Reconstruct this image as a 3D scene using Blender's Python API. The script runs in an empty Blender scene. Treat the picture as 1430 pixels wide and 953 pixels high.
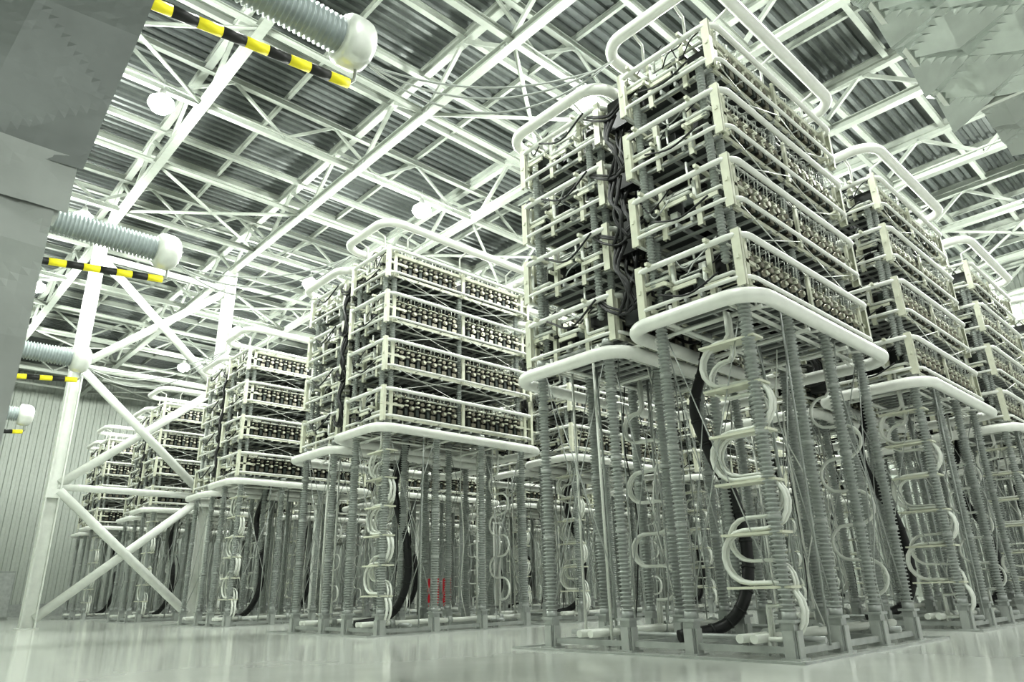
import bpy, math, random
from mathutils import Vector, Matrix
random.seed(7)
scene=bpy.context.scene
COL=scene.collection
# ---------------------------------------------------------------- materials
MATS={}
def mat(name,col,rough=0.5,metal=0.0,var=0.08,nscale=3.0,bump=0.0,bscale=20.0,emit=None,spec=0.5):
    m=bpy.data.materials.new(name); m.use_nodes=True
    nt=m.node_tree; b=nt.nodes['Principled BSDF']
    tc=nt.nodes.new('ShaderNodeTexCoord')
    n=nt.nodes.new('ShaderNodeTexNoise'); n.inputs['Scale'].default_value=nscale; n.inputs['Detail'].default_value=3
    nt.links.new(tc.outputs['Object'],n.inputs['Vector'])
    r=nt.nodes.new('ShaderNodeValToRGB')
    r.color_ramp.elements[0].position=0.3; r.color_ramp.elements[1].position=0.7
    r.color_ramp.elements[0].color=(*[max(0,c*(1-var)) for c in col],1)
    r.color_ramp.elements[1].color=(*[min(1,c*(1+var)) for c in col],1)
    nt.links.new(n.outputs['Fac'],r.inputs['Fac']); nt.links.new(r.outputs['Color'],b.inputs['Base Color'])
    b.inputs['Roughness'].default_value=rough; b.inputs['Metallic'].default_value=metal
    b.inputs['Specular IOR Level'].default_value=spec
    if bump>0:
        n2=nt.nodes.new('ShaderNodeTexNoise'); n2.inputs['Scale'].default_value=bscale
        nt.links.new(tc.outputs['Object'],n2.inputs['Vector'])
        bp=nt.nodes.new('ShaderNodeBump'); bp.inputs['Strength'].default_value=bump
        nt.links.new(n2.outputs['Fac'],bp.inputs['Height']); nt.links.new(bp.outputs['Normal'],b.inputs['Normal'])
    if emit:
        b.inputs['Emission Color'].default_value=(*emit[0],1); b.inputs['Emission Strength'].default_value=emit[1]
    MATS[name]=m
    return m
mat('white_alu',(0.78,0.79,0.75),0.3,0.0,0.04)
mat('rail_alu',(0.68,0.70,0.66),0.3,0.3,0.05)
mat('cream_plate',(0.63,0.64,0.53),0.42,0.0,0.06)
mat('insulator_grey',(0.36,0.385,0.365),0.32,0.0,0.08)
mat('rod_grey',(0.43,0.45,0.43),0.4,0.1,0.08)
mat('galv',(0.42,0.44,0.425),0.42,0.35,0.12)
mat('tray_grey',(0.09,0.10,0.095),0.5,0.3,0.1)
mat('module_dark',(0.012,0.014,0.013),0.4,0.0,0.3)
mat('module_green',(0.05,0.063,0.055),0.4,0.0,0.3)
mat('bronze',(0.26,0.245,0.20),0.28,0.75,0.25)
mat('black_rubber',(0.008,0.009,0.009),0.45,0.0,0.2)
mat('pvc_white',(0.72,0.74,0.69),0.4,0.0,0.04)
mat('steel_white',(0.68,0.70,0.66),0.5,0.0,0.05)
mat('roof_steel',(0.36,0.385,0.345),0.5,0.0,0.05)
mat('deck_grey',(0.14,0.155,0.147),0.5,0.2,0.1)
mat('wall_panel',(0.40,0.43,0.39),0.5,0.0,0.04)
mat('concrete',(0.33,0.35,0.33),0.8,0.0,0.1)
mat('yellow',(0.88,0.78,0.03),0.5,0.0,0.04)
mat('black_paint',(0.015,0.016,0.015),0.5,0.0,0.1)
mat('red_paint',(0.6,0.012,0.03),0.4,0.0,0.1)
mat('foil',(0.55,0.585,0.56),0.14,0.95,0.08,4.0,0.12,9.0)
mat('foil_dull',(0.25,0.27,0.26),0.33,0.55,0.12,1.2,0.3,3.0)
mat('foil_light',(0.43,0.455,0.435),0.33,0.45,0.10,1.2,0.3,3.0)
mat('bushing_grey',(0.32,0.36,0.36),0.4,0.1,0.05)
mat('lamp_glow',(1,1,1),0.5,0,0,emit=((0.96,1.0,0.98),150))
m=mat('floor_epoxy',(0.70,0.72,0.675),0.17,0.0,0.05,0.4,0.015,1.5)
nt=m.node_tree; b=nt.nodes['Principled BSDF']
b.inputs['Coat Weight'].default_value=0.5; b.inputs['Coat Roughness'].default_value=0.10

# ---------------------------------------------------------------- mesh builder
class MB:
    def __init__(s): s.v=[];s.f=[];s.m=[];s.s=[];s.names=[]
    def mi(s,n):
        if n not in s.names: s.names.append(n)
        return s.names.index(n)
    def box(s,c,d,mt,rz=0.0,M=None):
        k=s.mi(mt);o=len(s.v);x,y,z=d[0]/2,d[1]/2,d[2]/2
        ca,sa=math.cos(rz),math.sin(rz)
        for dx,dy,dz in ((-x,-y,-z),(x,-y,-z),(x,y,-z),(-x,y,-z),(-x,-y,z),(x,-y,z),(x,y,z),(-x,y,z)):
            s.v.append((c[0]+dx*ca-dy*sa,c[1]+dx*sa+dy*ca,c[2]+dz))
        for f in ((0,3,2,1),(4,5,6,7),(0,1,5,4),(1,2,6,5),(2,3,7,6),(3,0,4,7)):
            s.f.append(tuple(o+i for i in f)); s.m.append(k); s.s.append(False)
    def bb(s,x0,x1,y0,y1,z0,z1,mt): s.box(((x0+x1)/2,(y0+y1)/2,(z0+z1)/2),(abs(x1-x0),abs(y1-y0),abs(z1-z0)),mt)
    def beam(s,p0,p1,w,h,mt,ibeam=False):
        p0=Vector(p0);p1=Vector(p1);d=(p1-p0).normalized()
        up=Vector((0,0,1)) if abs(d.z)<0.95 else Vector((1,0,0))
        a=d.cross(up).normalized(); b=a.cross(d).normalized()
        def pr(a0,a1,b0,b1):
            k=s.mi(mt);o=len(s.v)
            for p in (p0,p1):
                for u,v in ((a0,b0),(a1,b0),(a1,b1),(a0,b1)):
                    s.v.append(tuple(p+a*u+b*v))
            for f in ((0,1,2,3),(7,6,5,4),(0,4,5,1),(1,5,6,2),(2,6,7,3),(3,7,4,0)):
                s.f.append(tuple(o+i for i in f)); s.m.append(k); s.s.append(False)
        if ibeam:
            t=min(w,h)*0.12
            pr(-w/2,w/2,-h/2,-h/2+t); pr(-w/2,w/2,h/2-t,h/2); pr(-t/2,t/2,-h/2+t,h/2-t)
        else: pr(-w/2,w/2,-h/2,h/2)
    def tube(s,pts,r,mt,seg=8,closed=False,radii=None):
        k=s.mi(mt);pts=[Vector(p) for p in pts];n=len(pts);o=len(s.v)
        tang=[]
        for i in range(n):
            if closed: t=pts[(i+1)%n]-pts[i-1]
            else: t=pts[min(i+1,n-1)]-pts[max(i-1,0)]
            if t.length<1e-9: t=Vector((0,0,1))
            tang.append(t.normalized())
        t=tang[0]; a=t.orthogonal().normalized()
        if abs(t.z)<0.9: a=t.cross(Vector((0,0,1))).normalized()
        for i in range(n):
            t=tang[i]; a=(a-t*a.dot(t))
            if a.length<1e-6: a=t.orthogonal()
            a.normalize(); b=t.cross(a); rr=radii[i] if radii else r
            for j in range(seg):
                an=2*math.pi*j/seg
                s.v.append(tuple(pts[i]+(a*math.cos(an)+b*math.sin(an))*rr))
        m=n if closed else n-1
        for i in range(m):
            for j in range(seg):
                q=(i+1)%n
                s.f.append((o+i*seg+j,o+i*seg+(j+1)%seg,o+q*seg+(j+1)%seg,o+q*seg+j)); s.m.append(k); s.s.append(True)
        if not closed:
            s.f.append(tuple(o+j for j in range(seg))[::-1]); s.m.append(k); s.s.append(False)
            s.f.append(tuple(o+(n-1)*seg+j for j in range(seg))); s.m.append(k); s.s.append(False)
    def cyl(s,p0,p1,r,mt,seg=8): s.tube([p0,p1],r,mt,seg)
    def ribbed(s,p0,p1,r0,r1,pitch,mt,seg=10):
        p0=Vector(p0);p1=Vector(p1);L=(p1-p0).length;n=max(2,int(L/pitch));d=(p1-p0)/n
        pts=[];rad=[]
        for i in range(n):
            b=p0+d*i
            for f,r in ((0.0,r0),(0.40,r0),(0.62,r1),(0.78,r1)):
                pts.append(b+d*f);rad.append(r)
        pts.append(p1);rad.append(r0)
        s.tube(pts,r0,mt,seg,radii=rad)
    def obj(s,name,parent=None,loc=None):
        me=bpy.data.meshes.new(name); me.from_pydata(s.v,[],s.f)
        for nme in s.names: me.materials.append(MATS[nme])
        me.polygons.foreach_set('material_index',s.m); me.polygons.foreach_set('use_smooth',s.s)
        me.update()
        ob=bpy.data.objects.new(name,me); COL.objects.link(ob)
        if parent: ob.parent=parent
        if loc: ob.location=loc
        return ob
def empty(name,loc=(0,0,0)):
    e=bpy.data.objects.new(name,None); COL.objects.link(e); e.location=loc; e.empty_display_size=0.3; return e
def rrect(x0,x1,y0,y1,z,r,n=6):
    pts=[]
    for cx,cy,a0 in ((x1-r,y0+r,-90),(x1-r,y1-r,0),(x0+r,y1-r,90),(x0+r,y0+r,180)):
        for i in range(n+1):
            a=math.radians(a0+90*i/n); pts.append((cx+r*math.cos(a),cy+r*math.sin(a),z))
    return pts
def spline(pts,n=8):
    P=[Vector(p) for p in pts];P=[2*P[0]-P[1]]+P+[2*P[-1]-P[-2]];out=[]
    for i in range(1,len(P)-2):
        for k in range(n):
            t=k/n
            out.append(0.5*((2*P[i])+(P[i+1]-P[i-1])*t+(2*P[i-1]-5*P[i]+4*P[i+1]-P[i+2])*t*t+(3*P[i]-P[i-1]-3*P[i+1]+P[i+2])*t**3))
    out.append(P[-2]); return out

# ---------------------------------------------------------------- valve tower (local coords, z absolute)
LZ=[8.95+2.3*k for k in range(4)]
HALF=[(0.0,3.95,0.0,8.8,8.35,18.3,0.0),(4.45,8.85,0.3,9.0,8.1,17.5,-0.15)]  # y0,y1,x0,x1,zbot,ztop,dz
parts={}
def build_tower():
    A=MB()
    for y0,y1,x0,x1,zb,zt,dz in HALF:
        A.tube(rrect(x0,x1,y0,y1,zb,0.85,8),0.2,'white_alu',14,True)
        A.tube(rrect(x0,x1-0.1,y0,y1,zt,0.85,8),0.2,'white_alu',14,True)
        for x in (x0+1.5,(x0+x1)/2,x1-1.5):
            for y,yi in ((y0,y0+0.7),(y1,y1-0.7)):
                A.tube([(x,y,zb),(x,yi,zb+0.1),(x,yi,zb+0.6)],0.04,'white_alu',6)
                A.tube([(x,y,zt),(x,yi,zt-0.25),(x,yi,17.0+dz)],0.045,'white_alu',6)
        for y in (y0+1.2,y1-1.2):
            for x,xi in ((x0,x0+0.6),(x1,x1-0.7)):
                A.tube([(x,y,zb),(xi,y,zb+0.15),(xi,y,zb+0.6)],0.05,'white_alu',6)
                A.tube([(x,y,zt),(xi,y,zt-0.25),(xi,y,17.0+dz)],0.05,'white_alu',6)
    parts['corona_rings']=A
    R=MB();F=MB();S=MB();I=MB();C=MB();E=MB()
    rc=random.Random(11)
    for hi,(y0,y1,x0,x1,zb,zt,dz) in enumerate(HALF):
        W=y1-y0
        for k,z in enumerate(LZ):
            z=z+dz
            R.tube(rrect(x0+0.35,x1-0.35,y0+0.22,y1-0.22,z,0.45,5),0.06,'white_alu',8,True)
            R.tube(rrect(x0+0.35,x1-0.35,y0+0.22,y1-0.22,z+1.2,0.45,5),0.09,'white_alu',8,True)
            for y in (y0+0.62,y0+W/2-0.25,y0+W/2+0.25,y1-0.62):
                F.bb(x0+0.55,x1-0.55,y-0.04,y+0.04,z-0.06,z+0.08,'cream_plate' if abs(y-y0-W/2)>0.5 else 'rod_grey')
            n=14
            for i in range(n+1):
                x=x0+0.7+(x1-x0-1.4)*i/n
                F.bb(x-0.05,x+0.05,y0+0.55,y1-0.55,z-0.14,z-0.07,'rod_grey')
            F.bb(x0+0.8,x1-0.8,y0+0.66,y0+W/2-0.3,z+0.0,z+0.05,'tray_grey')
            F.bb(x0+0.8,x1-0.8,y0+W/2+0.3,y1-0.66,z+0.0,z+0.05,'tray_grey')
            for x in (x0+0.75,(x0+x1)/2,x1-0.75):
                for y in (y0+0.42,y1-0.42):
                    F.bb(x-0.075,x+0.075,y-0.04,y+0.04,z-0.15,z+1.3,'cream_plate')
            for x in [x0+0.8+i*(x1-x0-1.6)/6 for i in range(7)]:
                for y,yy in ((y0+0.22,y0+0.6),(y1-0.22,y1-0.6)):
                    for q in (z,z+1.2):
                        F.cyl((x,y,q),(x,yy,q),0.022,'rod_grey',5)
            for xe,sg in ((x0+0.85,1),(x1-0.85,-1)):
                F.bb(xe-0.05,xe+0.05,y0+0.35,y1-0.35,z-0.05,z+0.09,'cream_plate')
                F.bb(xe-0.03,xe+0.03,y0+0.35,y1-0.35,z+1.12,z+1.2,'rail_alu')
                for q,y in enumerate((y0+0.42,y0+W*0.36,y0+W*0.66,y1-0.42)):
                    yy=y+(0.0 if q in (0,3) else rc.uniform(-.15,.15))
                    w=0.12 if q in (0,3) else 0.08
                    xx=xe-sg*(0.5 if q in (0,3) else 0.2)
                    F.bb(xx-0.02,xx+0.02,yy-w,yy+w,z-0.25,z+1.36,'cream_plate')
                    F.bb(xx,xx+sg*0.12,yy-w,yy-w+0.025,z-0.25,z+1.36,'cream_plate')
                    F.bb(xx,xx+sg*0.12,yy+w-0.025,yy+w,z-0.25,z+1.36,'cream_plate')
                    F.bb(xe-sg*0.55,xe+0.5*sg,yy-0.04,yy+0.04,z+0.5,z+0.6,'cream_plate')
                for q in range(3):
                    ya=y0+0.7+q*(W-1.6)/2.4; zz=z+0.25+0.28*((q+k)%3)
                    xo=xe-sg*0.35
                    E.tube([(xe+sg*0.5,ya,zz),(xo+sg*.05,ya,zz),(xo,ya,zz),(xo,ya+0.1,zz),(xo,ya+0.75,zz),(xo,ya+0.8,zz+0.1),(xo,ya+0.8,zz+0.55)],0.06,'pvc_white',6)
                    E.bb(xo-0.03,xo+0.03,ya+0.1,ya+0.85,zz-0.2,zz-0.08,'cream_plate')
                    E.bb(xe+sg*0.25-0.2,xe+sg*0.25+0.2,ya,ya+0.45,zz-0.15,zz+0.3,'module_green')
                xd=xe+sg*0.55
                F.bb(xd-0.1,xd+0.1,y0+0.8,y1-0.8,z+0.1,z+0.75,'module_dark')
                for q in range(9):
                    ya=rc.uniform(y0+0.55,y1-0.7);za=z+rc.uniform(0.05,0.95);xa=xe+sg*rc.uniform(-0.25,0.35)
                    E.bb(xa-0.09,xa+0.09,ya-rc.uniform(.06,.16),ya+rc.uniform(.06,.16),za,za+rc.uniform(.08,.3),rc.choice(('cream_plate','module_green','module_dark','rail_alu','galv','module_dark')))
                for q in range(4):
                    ya=rc.uniform(y0+0.6,y1-1.1);za=z+rc.uniform(0.3,1.5);xa=xe+sg*rc.uniform(-0.35,0.1)
                    l=rc.uniform(.3,.8);h=rc.choice((-1,1))*rc.uniform(.25,.6)
                    E.tube([(xa,ya,za),(xa,ya+l,za),(xa,ya+l+.04,za+h*.1),(xa,ya+l+.04,za+h)],0.035,rc.choice(('pvc_white','cream_plate','rail_alu')),5)
                for q in range(3):
                    ya=rc.uniform(y0+0.6,y1-1.4);za=z+rc.uniform(0.9,1.7);xa=xe+sg*rc.uniform(-0.4,0.0)
                    E.tube(spline([(xa,ya,za),(xa-.1*sg,ya+.3,za-rc.uniform(.2,.5)),(xa-.1*sg,ya+.7,za-rc.uniform(.3,.7)),(xa,ya+1.0,za+rc.uniform(-.9,.1))],4),0.022,rc.choice(('black_rubber','black_rubber','rod_grey')),5)
                for y in (y0+W*0.3,y1-W*0.22):
                    E.bb(xe-sg*0.75,xe+sg*0.9,y-0.05,y+0.05,z+1.2,z+1.3,'cream_plate')
            n=13
            for side in (0,1):
                for i in range(n):
                    if i==n//2: continue
                    x=x0+1.15+(x1-x0-2.3)*(i)/(n-1)
                    def Y(d): return y0+0.5+d if side==0 else y1-0.5-d
                    ya,yb=sorted((Y(0.14),Y(1.3)))
                    S.bb(x-0.21,x+0.21,ya,yb,z+0.14,z+0.98,'module_dark')
                    ya,yb=sorted((Y(0.0),Y(0.16)))
                    S.bb(x-0.02,x+0.22,ya,yb,z+0.16,z+0.36,'bronze')
                    S.bb(x-0.22,x-0.08,ya,yb,z+0.2,z+0.5,'module_green')
                    S.bb(x-0.2,x-0.04,ya,yb,z+0.62,z+0.68,'cream_plate')
                    ya,yb=sorted((Y(0.02),Y(0.3)))
                    S.bb(x-0.17,x+0.17,ya,yb,z+0.98,z+1.02,'cream_plate')
                    S.cyl((x+0.1,Y(0.16),z+0.53),(x+0.1,Y(-0.08),z+0.53),0.115,'bronze',8)
                    S.cyl((x+0.1,Y(-0.08),z+0.53),(x+0.1,Y(-0.12),z+0.53),0.07,'cream_plate',6)
                    S.cyl((x+0.1,Y(0.16),z+0.80),(x+0.1,Y(-0.02),z+0.80),0.09,'bronze',8)
                    S.cyl((x-0.12,Y(0.14),z+0.84),(x-0.12,Y(-0.06),z+0.84),0.05,'cream_plate',6)
                    S.tube([(x+0.14,Y(0.05),z+1.0),(x+0.14,Y(0.02),z+1.42),(x+0.14,Y(0.12),z+1.5),(x+0.14,Y(0.28),z+1.42),(x+0.14,Y(0.3),z+1.0)],0.016,'rail_alu',4)
                    S.tube([(x-0.06,Y(0.05),z+1.0),(x-0.06,Y(0.02),z+1.34),(x-0.06,Y(0.12),z+1.42),(x-0.06,Y(0.5),z+1.3)],0.014,'rail_alu',4)
                    S.cyl((x-0.15,Y(0.1),z+1.0),(x-0.15,Y(0.1),z+1.16),0.035,'bronze',5)
            for y in (y0+0.75,y1-0.75):
                S.cyl((x0+0.5,y,z+1.08),(x1-0.5,y,z+1.08),0.04,'pvc_white',6)
                S.cyl((x0+0.5,y+0.3,z-0.2),(x1-0.5,y+0.3,z-0.2),0.045,'pvc_white',6)
            if k<3:
                zt2=LZ[k+1]+dz
                for x in (x0+0.9,(x0+x1)/2,x1-0.9):
                    for y in (y0+0.75,y1-0.75):
                        I.ribbed((x,y,z+0.1),(x,y,zt2-0.1),0.08,0.135,0.09,'insulator_grey',8)
                for y in (y0+0.4,y1-0.4):
                    for xa,xb in ((x0+0.7,(x0+x1)/2),((x0+x1)/2,x1-0.7)):
                        I.cyl((xa,y,z+1.15),(xb,y,zt2+0.05),0.018,'rail_alu',5)
                        I.cyl((xb,y,z+1.15),(xa,y,zt2+0.05),0.018,'rail_alu',5)
                for y in (y0+W*0.22,y0+W*0.8):
                    I.ribbed((x0+0.55,y,z+0.6),(x0+0.55,y,zt2+0.3),0.08,0.13,0.1,'insulator_grey',8)
        z=17.0+dz-0.15
        F.bb(x0+0.5,x1-0.5,y0+0.5,y0+0.62,z,z+0.15,'cream_plate');F.bb(x0+0.5,x1-0.5,y1-0.62,y1-0.5,z,z+0.15,'cream_plate')
    for xe in (0.75,1.3,2.2,4.4,6.6):
        for k in range(4):
            z=LZ[k]
            for q in range(3):
                a=rc.uniform(-.2,.2)
                C.tube(spline([(xe,3.2+a,z+0.9),(xe-0.3,3.7,z+0.45+a),(xe-0.3,4.2,z+0.25+a),(xe-0.3,4.75,z+0.5+a),(xe,5.3-a,z+0.95)],5),0.04,'black_rubber',6)
            if k<3:
                for q in range(3):
                    a=rc.uniform(-.2,.2)
                    C.tube(spline([(xe-.3,3.8+q*.3,z+0.2),(xe-0.4,4.1+a,z+1.0),(xe-0.35,4.2-a,z+1.7),(xe-.2,4.0+q*.2,z+2.5)],5),0.06,'black_rubber',6)
    for k in range(4):
        C.bb(0.9,1.3,3.75,4.55,LZ[k]+0.0,LZ[k]+1.1,'module_dark')
        C.tube(spline([(0.3,1.0,LZ[k]+0.3),(0.2,1.9,LZ[k]-0.05),(0.35,2.9,LZ[k]+0.3)],5),0.03,'black_rubber',5)
        C.tube(spline([(0.5,5.3,LZ[k]+1.0),(0.3,6.2,LZ[k]+0.3),(0.5,7.4,LZ[k]+0.9)],5),0.035,'black_rubber',5)
    parts['shield_rails']=R;parts['layer_frames']=F;parts['submodules']=S;parts['interlayer_insulators']=I
    parts['black_leads']=C;parts['busbar_steps']=E
    P=MB();B=MB();T=MB()
    XS=(0.8,3.2,5.6,8.0);YS=(0.7,3.25,5.2,8.0)
    for xi,x in enumerate(XS):
        for yi,y in enumerate(YS):
            zt=LZ[0]-0.12+(0 if yi<2 else -0.15)
            P.ribbed((x,y,0.95),(x,y,zt-0.1),0.11,0.175,0.105,'insulator_grey',12)
            P.cyl((x,y,0.8),(x,y,1.0),0.16,'galv',12)
            for q in (3.0,5.0,7.0): P.cyl((x,y,q),(x,y,q+0.14),0.16,'rod_grey',12)
            P.cyl((x,y,zt-0.2),(x,y,zt),0.17,'galv',12)
            B.bb(x-0.15,x+0.15,y-0.15,y+0.15,0.03,0.80,'galv')
            B.bb(x-0.24,x+0.24,y-0.24,y+0.24,0.0,0.04,'galv')
            B.bb(x-0.22,x+0.22,y-0.22,y+0.22,0.76,0.82,'galv')
            B.bb(x-0.2,x-0.16,y-0.12,y+0.12,0.04,0.6,'rod_grey');B.bb(x-0.12,x+0.12,y-0.2,y-0.16,0.04,0.6,'rod_grey')
    for y in YS: B.bb(XS[0],XS[-1],y-0.06,y+0.06,0.10,0.24,'galv')
    for x in XS: B.bb(x-0.06,x+0.06,YS[0],YS[-1],0.12,0.26,'galv')
    for (xa,xb,ya,yb) in ((-0.1,8.9,0.05,0.12),(-0.1,8.9,8.7,8.77),(-0.1,-0.03,0.05,8.77),(8.83,8.9,0.05,8.77)):
        B.bb(xa,xb,ya,yb,0.0,0.05,'galv')
    for y,z in ((1.4,0.42),(1.75,0.42),(6.2,0.42),(6.6,0.42)):
        B.cyl((0.4,y,z),(8.6,y,z),0.1,'pvc_white',10)
        for x in (1.6,4.3,7.0):
            B.cyl((x,y,z),(x+0.18,y,z),0.17,'galv',10)
            B.bb(x-0.05,x+0.05,y-0.05,y+0.05,0.0,z,'galv')
    for x in (2.0,6.6):
        B.cyl((x,0.5,0.35),(x,8.3,0.35),0.07,'galv',8)
    rnd=random.Random(3)
    for i in range(17):
        x=rnd.uniform(0.6,8.3);y=rnd.choice((rnd.uniform(0.5,3.4),rnd.uniform(5.0,8.3)))
        T.cyl((x,y,0.2),(x+rnd.uniform(-.1,.1),y+rnd.uniform(-.1,.1),8.7),rnd.choice((0.02,0.03,0.04,0.045)),rnd.choice(('rod_grey','insulator_grey','pvc_white')),6)
    for i in range(8):
        x=rnd.uniform(0.6,8.0);y=rnd.uniform(0.5,8.2);a=rnd.uniform(-.5,.5);b_=rnd.uniform(-.5,.5)
        T.tube(spline([(x,y,8.6),(x+a,y+b_,6.4),(x-a*.6,y-b_,3.9),(x+a*.5,y+b_*.5,1.8),(x+a,y,0.3)],5),0.022,rnd.choice(('pvc_white','rod_grey','black_rubber')),5)
    for x0_,x1_ in ((0.8,3.2),(5.6,8.0)):
        for y in (0.7,3.25,5.2,8.0):
            T.cyl((x0_,y,0.8),(x1_,y,8.6),0.018,'rod_grey',5)
            T.cyl((x1_,y,0.8),(x0_,y,8.6),0.018,'rod_grey',5)
    for y0_,y1_ in ((0.7,3.25),(5.2,8.0)):
        for x in (0.8,8.0):
            T.cyl((x,y0_,0.8),(x,y1_,8.6),0.018,'rod_grey',5)
            T.cyl((x,y1_,0.8),(x,y0_,8.6),0.018,'rod_grey',5)
    for y in (1.0,2.9,5.5,7.6):
        T.cyl((0.6,y,8.45),(8.2,y,8.45),0.06,'pvc_white',8)
    for x in (1.2,3.9,6.4):
        T.cyl((x,0.4,8.35),(x,8.4,8.3),0.06,'pvc_white',8)
    parts['support_insulators']=P;parts['base_frame']=B;parts['tie_rods_and_ducts']=T
    G=MB()
    def serp(xp,yc,h,r,z0,n,rad):
        sgn=1; z=z0
        pts=[(xp,yc,8.4),(xp,yc,z0+0.15),(xp,yc+0.12,z0)]
        for i in range(n):
            pts.append((xp,yc+sgn*h,z))
            for q in range(1,9):
                a=math.pi*q/8
                pts.append((xp,yc+sgn*(h+r*math.sin(a)),z-r+r*math.cos(a)))
            z-=2*r; sgn=-sgn
        pts+= [(xp,yc,z),(xp,yc,z-0.1),(xp,yc,0.1)]
        G.tube(pts,rad,'pvc_white',8)
    for xp in (0.90,1.06):
        serp(xp,1.3,0.3,0.60,7.6,6,0.055)
    for xp in (1.0,1.15):
        serp(xp,1.3,0.25,0.50,7.1,6,0.04)
    for xp in (4.1,4.25):
        serp(xp,6.6,0.3,0.5,7.2,6,0.05)
    serp(7.2,1.5,0.2,0.5,7.2,6,0.05)
    for q in range(6):
        z=7.6-1.2*q-0.1
        G.bb(0.7,1.2,0.5,2.1,z-0.03,z+0.03,'cream_plate')
    parts['serpentine_pipes']=G
    K=MB()
    pts=spline([(3.4,3.4,8.7),(3.3,3.55,7.9),(3.1,3.9,6.6),(3.2,3.6,5.2),(3.3,3.1,3.9),(3.3,2.9,2.4),(3.0,3.0,1.2),(2.6,3.5,0.55),(1.6,4.2,0.35)],8)
    K.tube(pts,0.16,'black_rubber',10)
    for i in range(6,len(pts)-6,4):
        K.tube([pts[i],pts[i]+(pts[i+1]-pts[i])*0.45],0.18,'module_dark',10)
    parts['power_cable']=K
build_tower()
meshes={}
def place_tower(x,y,sx):
    e=empty('converter_valve_tower',(x,y,0)); e.scale=(sx,1,1)
    for n,mb in parts.items():
        if n not in meshes:
            ob=mb.obj(n,e); meshes[n]=ob.data
        else:
            ob=bpy.data.objects.new(n,meshes[n]); COL.objects.link(ob); ob.parent=e
XO=[15,15.8,16.8,17.2,17.6]
for j in range(5):
    for i in range(5):
        place_tower(XO[j]+12.2*i,7.3+17.8*j,1.0 if j==0 else 1.13)

# ---------------------------------------------------------------- room
X0,X1,Y0,Y1=-6.0,84.0,-14.0,112.0
ZD=32.0
fl=MB();fl.bb(X0,X1,Y0,Y1,-0.2,0.0,'floor_epoxy');fl.obj('floor')
def corr_wall(name,axis,c,a0,a1,z0,z1,pitch,depth,mt,sgn):
    w=MB();k=w.mi(mt);n=int((a1-a0)/pitch);prof=[]
    for i in range(n):
        a=a0+i*pitch
        prof+=[(a,0),(a+pitch*.4,0),(a+pitch*.5,depth),(a+pitch*.9,depth)]
    prof.append((a0+n*pitch,0))
    for a,d in prof:
        for z in (z0,z1):
            w.v.append((a,c+sgn*d,z) if axis=='x' else (c+sgn*d,a,z))
    for i in range(len(prof)-1):
        w.f.append((2*i,2*i+2,2*i+3,2*i+1));w.m.append(k);w.s.append(False)
    return w
w=corr_wall('wall_back','x',Y1,X0,X1,0,ZD,0.9,0.12,'wall_panel',-1)
w.bb(X0,X1,Y1-0.4,Y1-0.15,0,1.5,'concrete');w.obj('wall_back')
w=corr_wall('wall_right','y',X1,Y0,Y1,0,ZD,0.9,0.12,'wall_panel',-1);w.obj('wall_right')
w=corr_wall('wall_left','y',X0,Y0,Y1,0,ZD,0.9,0.12,'wall_panel',1);w.obj('wall_left')
d=MB();k=d.mi('deck_grey');p=0.6;y=Y0;prof=[]
while y<Y1:
    prof+=[(y,ZD),(y+p*.4,ZD),(y+p*.5,ZD-0.2),(y+p*.9,ZD-0.2)];y+=p
for yy,zz in prof:
    d.v.append((X0,yy,zz));d.v.append((X1,yy,zz))
for i in range(len(prof)-1):
    d.f.append((2*i,2*i+1,2*i+3,2*i+2));d.m.append(k);d.s.append(False)
d.obj('ceiling')
ZB,ZT=28.2,31.0
rt=MB();st=MB();pu=MB();br=MB()
xs=[10+10*i for i in range(-1,8)]
for x in xs:
    rt.beam((x,Y0,ZB),(x,Y1,ZB),0.5,0.5,'roof_steel',True)
    rt.beam((x,Y0,ZT),(x,Y1,ZT),0.45,0.45,'roof_steel',True)
    y=Y0;u=True
    while y<Y1-2:
        rt.beam((x,y,ZB if u else ZT),(x,y+3.5,ZT if u else ZB),0.22,0.22,'roof_steel')
        y+=3.5;u=not u
rt.obj('roof_truss_main')
y=-10.5
ys=[]
while y<Y1: ys.append(y);y+=7.75
for n_,y in enumerate(ys):
    if n_%2==0:
        st.beam((X0,y,ZB+0.1),(X1,y,ZB+0.1),0.34,0.42,'roof_steel',True)
        x=X0+1;u=True
        while x<X1-3:
            st.beam((x,y,ZB+.2 if u else ZT-.2),(x+3.33,y,ZT-.2 if u else ZB+.2),0.17,0.17,'roof_steel')
            x+=3.33;u=not u
    else:
        st.beam((X0,y,ZB+0.2),(X1,y,ZB+0.2),0.26,0.3,'roof_steel',True)
    st.beam((X0,y,ZT-0.1),(X1,y,ZT-0.1),0.34,0.42,'roof_steel',True)
    st.beam((X0,y+3.87,ZT+0.35),(X1,y+3.87,ZT+0.35),0.32,0.5,'roof_steel',True)
st.obj('roof_truss_secondary')
x=X0+1.0
while x<X1:
    pu.beam((x,Y0,ZT+0.5),(x,Y1,ZT+0.5),0.2,0.4,'roof_steel',True);x+=5.0
pu.obj('roof_purlins')
for i in range(len(xs)-1):
    for j in range(len(ys)-1):
        if (i+2*j)%5==0:
            br.cyl((xs[i],ys[j],ZB+0.1),(xs[i+1],ys[j+1],ZB+0.1),0.12,'roof_steel',6)
            br.cyl((xs[i+1],ys[j],ZB+0.05),(xs[i],ys[j+1],ZB+0.05),0.12,'roof_steel',6)
br.obj('roof_cross_bracing')

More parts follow.
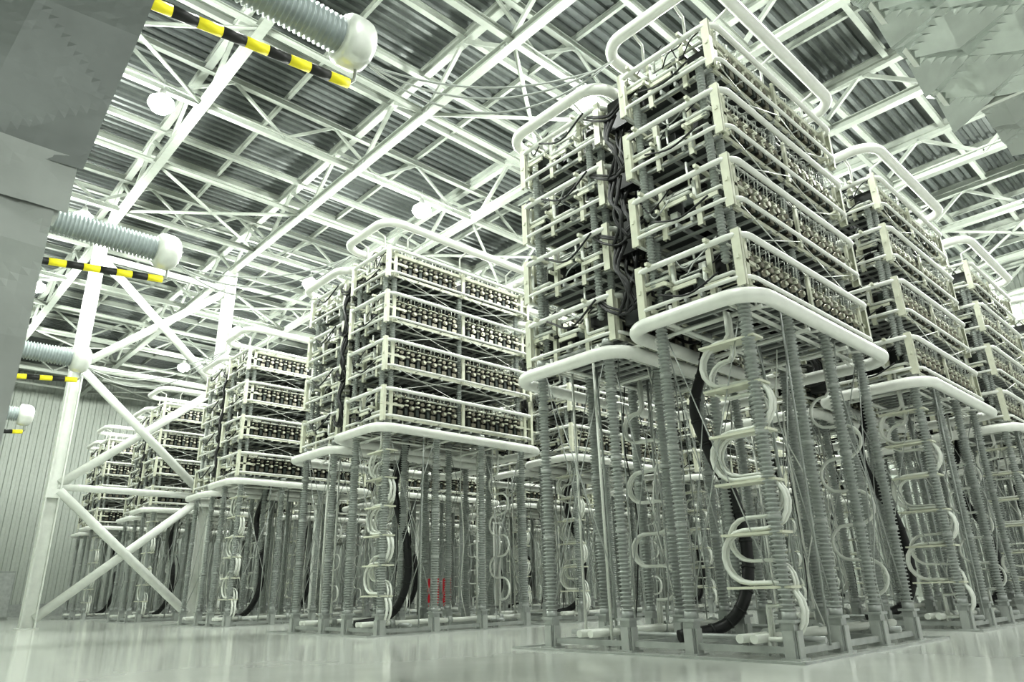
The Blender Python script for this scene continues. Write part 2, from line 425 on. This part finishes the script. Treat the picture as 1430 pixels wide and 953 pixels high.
# ---------------------------------------------------------------- columns with bracing (row Y=56)
def column(x,y):
    c=MB()
    c.beam((x,y,0),(x,y,ZB-0.2),0.75,0.85,'steel_white',True)
    c.bb(x-0.6,x+0.6,y-0.6,y+0.6,0,0.08,'steel_white')
    for z in (8.5,17.5): c.bb(x-0.45,x+0.45,y-0.4,y+0.4,z-0.3,z+0.3,'steel_white')
    c.obj('steel_column')
for x in (10,20,30,40,50,60,70): column(x,56.2)
bf=MB()
lv=[0.6,9.2,17.8,26.6]
for a,b_ in zip(lv[:-1],lv[1:]):
    bf.cyl((10.3,56.2,a),(19.7,56.2,b_-0.5),0.3,'steel_white',12)
    bf.cyl((10.3,55.9,b_-0.5),(19.7,55.9,a),0.3,'steel_white',12)
for z in lv[1:]: bf.cyl((10.2,56.2,z-0.2),(19.8,56.2,z-0.2),0.24,'steel_white',12)
bf.obj('column_cross_brace')

# ---------------------------------------------------------------- wall bushings
def bushing(y,z,xt,j):
    e=empty('wall_bushing',(0,y,z))
    b=MB()
    b.ribbed((X0+1.2,0,0),(xt-0.9,0,0),0.52,0.62,0.17,'bushing_grey',28)
    b.tube([(X0,0,0),(X0+0.2,0,0),(X0+0.2,0,0),(X0+1.2,0,0)],1,'white_alu',28,radii=[1.3,1.3,0.8,0.75])
    b.obj('ribbed_insulator',e)
    c=MB()
    prof=[(-1.15,0.6),(-1.12,0.74),(-1.0,0.86),(-0.82,0.9),(-0.45,0.9),(-0.27,0.86),(-0.12,0.74),(-0.03,0.58),(0,0.35),(-0.05,0.3),(-0.25,0.28),(-0.3,0.02)]
    c.tube([(xt+a,0,0) for a,_ in prof],1,'rail_alu',28,radii=[r for _,r in prof])
    for q in range(8):
        an=q*math.pi/4
        c.cyl((xt-0.03,0.45*math.cos(an),0.45*math.sin(an)),(xt+0.05,0.45*math.cos(an),0.45*math.sin(an)),0.06,'galv',6)
    c.obj('corona_cap',e)
    s=MB();n=22
    xa,za=X0,-3.0;xb,zb=xt-0.5,-1.35
    for i in range(n):
        t0=i/n;t1=(i+1)/n
        s.cyl((xa+(xb-xa)*t0,0.35,za+(zb-za)*t0),(xa+(xb-xa)*t1,0.35,za+(zb-za)*t1),0.17,'yellow' if i%2 else 'black_paint',10)
    s.tube([(xb,0.35,zb),(xb+0.15,0.25,zb+0.15),(xb+0.1,0.1,-0.8)],0.06,'galv',6)
    s.obj('striped_warning_pole',e)
    if j<3:
        tx,ty=XO[j]+0.3,17.8*j+7.3+3.9-y
        for q,(o,sg) in enumerate(((0.3,0.9),(-0.2,1.5),(0.0,2.0))):
            m=MB();pts=[];a=Vector((xt-0.1,0,-0.5));b2=Vector((tx,ty+o,17.9-z))
            for i in range(25):
                t=i/24;p=a.lerp(b2,t);p.z-=4*sg*t*(1-t);pts.append(p)
            m.tube(pts,0.035,'rod_grey',6);m.obj('flexible_conductor_%d'%q,e)
B_=[(17.0,18.95,9.7),(34.6,18.0,9.6),(52.4,17.0,10.0),(70.2,16.6,10.0)]
for j,(y,z,xt) in enumerate(B_): bushing(y,z,xt,j)

# ---------------------------------------------------------------- high bay lamps
for x in (7.7,24.8,41.5,58.5,75):
    for y in (4.5,20,35,51,66,81):
        e=empty('high_bay_lamp',(x,y,26.6))
        m=MB()
        m.tube([(0,0,0.85),(0,0,0.6),(0,0,0.5),(0,0,0.1)],1,'rail_alu',20,radii=[0.15,0.2,0.3,0.56])
        m.cyl((0,0,0.8),(0,0,1.6),0.03,'galv',6);m.obj('reflector',e)
        g=MB();g.tube([(0,0,0.16),(0,0,-0.1),(0,0,-0.4),(0,0,-0.55)],1,'lamp_glow',20,radii=[0.6,0.66,0.46,0.05]);g.obj('lens',e)
        L=bpy.data.lights.new('lamp_light','POINT');L.energy=3500;L.color=(0.96,1.0,0.93);L.shadow_soft_size=0.35
        lo=bpy.data.objects.new('light',L);COL.objects.link(lo);lo.parent=e;lo.location=(0,0,-0.95)

# ---------------------------------------------------------------- foil clad things near the camera
def quilt(mb,origin,u,v,nrm,nu,nv,cell,amp,mt,edge=None,jit=0.1):
    k=mb.mi(mt);o=len(mb.v);rnd=random.Random(5)
    U=Vector(u);V=Vector(v);N=Vector(nrm);O=Vector(origin);lu=U.length;lv_=V.length
    hs={}
    for j in range(nv+1):
        for i in range(nu+1):
            a=i/nu;b=j/nv
            p=a*lu/cell;q=b*lv_/cell
            A_=(p+q);B2=(p-q);s1=1-abs((A_%1)-0.5)*2;s2=1-abs((B2%1)-0.5)*2
            key=(math.floor(A_+1e-6),math.floor(B2+1e-6))
            if key not in hs: hs[key]=rnd.uniform(.6,1.2)
            h=amp*min(s1,s2)*hs[key]+rnd.uniform(-1,1)*amp*jit
            P=O+U*a+V*b+N*h
            if edge: P.x+=edge(P.z)*a
            mb.v.append(tuple(P))
    for j in range(nv):
        for i in range(nu):
            q=o+j*(nu+1)+i
            if (i+j)%2: mb.f.append((q,q+1,q+nu+2));mb.f.append((q,q+nu+2,q+nu+1))
            else: mb.f.append((q,q+1,q+nu+1));mb.f.append((q+1,q+nu+2,q+nu+1))
            mb.m+=[k,k];mb.s+=[False,False]
e=empty('foil_clad_duct')
q=MB();quilt(q,(2.0,-5.0,6.98),(7.0,0,0),(0,6.5,0),(0,0,-1),84,78,1.0,0.22,'foil',jit=0.02)
q.bb(2.0,9.05,-5.0,1.44,7.02,8.4,'foil');q.obj('duct_body',e)
q=MB();q.beam((2.0,1.44,6.98),(9.05,1.44,6.98),0.05,0.1,'rail_alu');q.beam((9.05,1.44,6.98),(9.05,-5,6.98),0.06,0.1,'rail_alu');q.obj('edge_trim',e)
q=MB();quilt(q,(9.5,-5.0,7.25),(1.5,0,0),(0,6.25,0),(0,0,-1),18,75,1.0,0.14,'foil_light',jit=0.02)
q.bb(9.5,11.0,-5.0,1.2,7.27,8.2,'foil_light');q.bb(8.8,9.8,-4.5,0.8,7.6,8.0,'foil_light');q.obj('duct_flange',e)
q=MB()
for x in (3,8.5):
    for y in (-4,1.0): q.cyl((x,y,8.3),(x,y,ZB),0.03,'galv',6)
q.obj('hanger_rods',e)
e=empty('foil_clad_partition')
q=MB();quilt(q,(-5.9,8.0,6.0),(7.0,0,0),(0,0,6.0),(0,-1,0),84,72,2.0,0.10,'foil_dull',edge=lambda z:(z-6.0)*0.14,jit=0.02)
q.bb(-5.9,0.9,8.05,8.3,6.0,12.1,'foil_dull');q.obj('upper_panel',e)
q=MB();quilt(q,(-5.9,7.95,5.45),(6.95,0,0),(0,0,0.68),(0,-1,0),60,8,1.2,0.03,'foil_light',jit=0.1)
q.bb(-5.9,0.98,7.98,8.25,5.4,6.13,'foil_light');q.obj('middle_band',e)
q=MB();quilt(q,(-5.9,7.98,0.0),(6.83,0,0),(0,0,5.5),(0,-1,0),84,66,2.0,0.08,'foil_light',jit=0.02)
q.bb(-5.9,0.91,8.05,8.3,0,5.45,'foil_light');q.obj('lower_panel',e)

# ---------------------------------------------------------------- misc
q=MB();q.bb(42.5,45.2,57,57.6,0.05,2.9,'red_paint');q.bb(42.7,43.8,56.95,57.0,0.4,2.6,'red_paint');q.bb(43.85,43.9,56.93,57.0,1.1,1.5,'galv')
q.bb(42.6,45.1,57.05,57.55,0,0.06,'galv');q.obj('fire_cabinet')
q=MB()
for i in range(6):
    q.bb(2.0+i*2.1,4.0+i*2.1,92,93.2,0.1,4.8,'concrete');q.bb(2.1+i*2.1,3.9+i*2.1,91.93,92,0.3,4.6,'galv')
q.bb(1.9,14.7,91.95,93.2,0,0.1,'concrete');q.obj('control_cabinet_row')

# ---------------------------------------------------------------- world
w=bpy.data.worlds.new('World');scene.world=w;w.use_nodes=True
bg=w.node_tree.nodes['Background'];bg.inputs[0].default_value=(0.96,1.0,0.94,1);bg.inputs[1].default_value=0.85

# ---------------------------------------------------------------- camera
f=975.0;pitch=math.atan(350/f)
F_=Vector((0.6871,0.7266,0)).normalized();R_=Vector((F_.y,-F_.x,0));Z_=Vector((0,0,1))
up0=-F_*math.sin(pitch)+Z_*math.cos(pitch);d_=F_*math.cos(pitch)+Z_*math.sin(pitch)
ix=(R_-0.025*up0).normalized();iy=(0.025*R_+up0).normalized()
M=Matrix((ix,iy,-d_)).transposed().to_4x4();M.translation=Vector((0,0,1.55))
cd=bpy.data.cameras.new('camera');cam=bpy.data.objects.new('camera',cd);COL.objects.link(cam)
cam.matrix_world=M;cd.sensor_width=36;cd.lens=36*f/1430;cd.clip_end=500
scene.camera=cam
scene.view_settings.view_transform='Standard';scene.view_settings.exposure=0.25;scene.view_settings.gamma=0.86
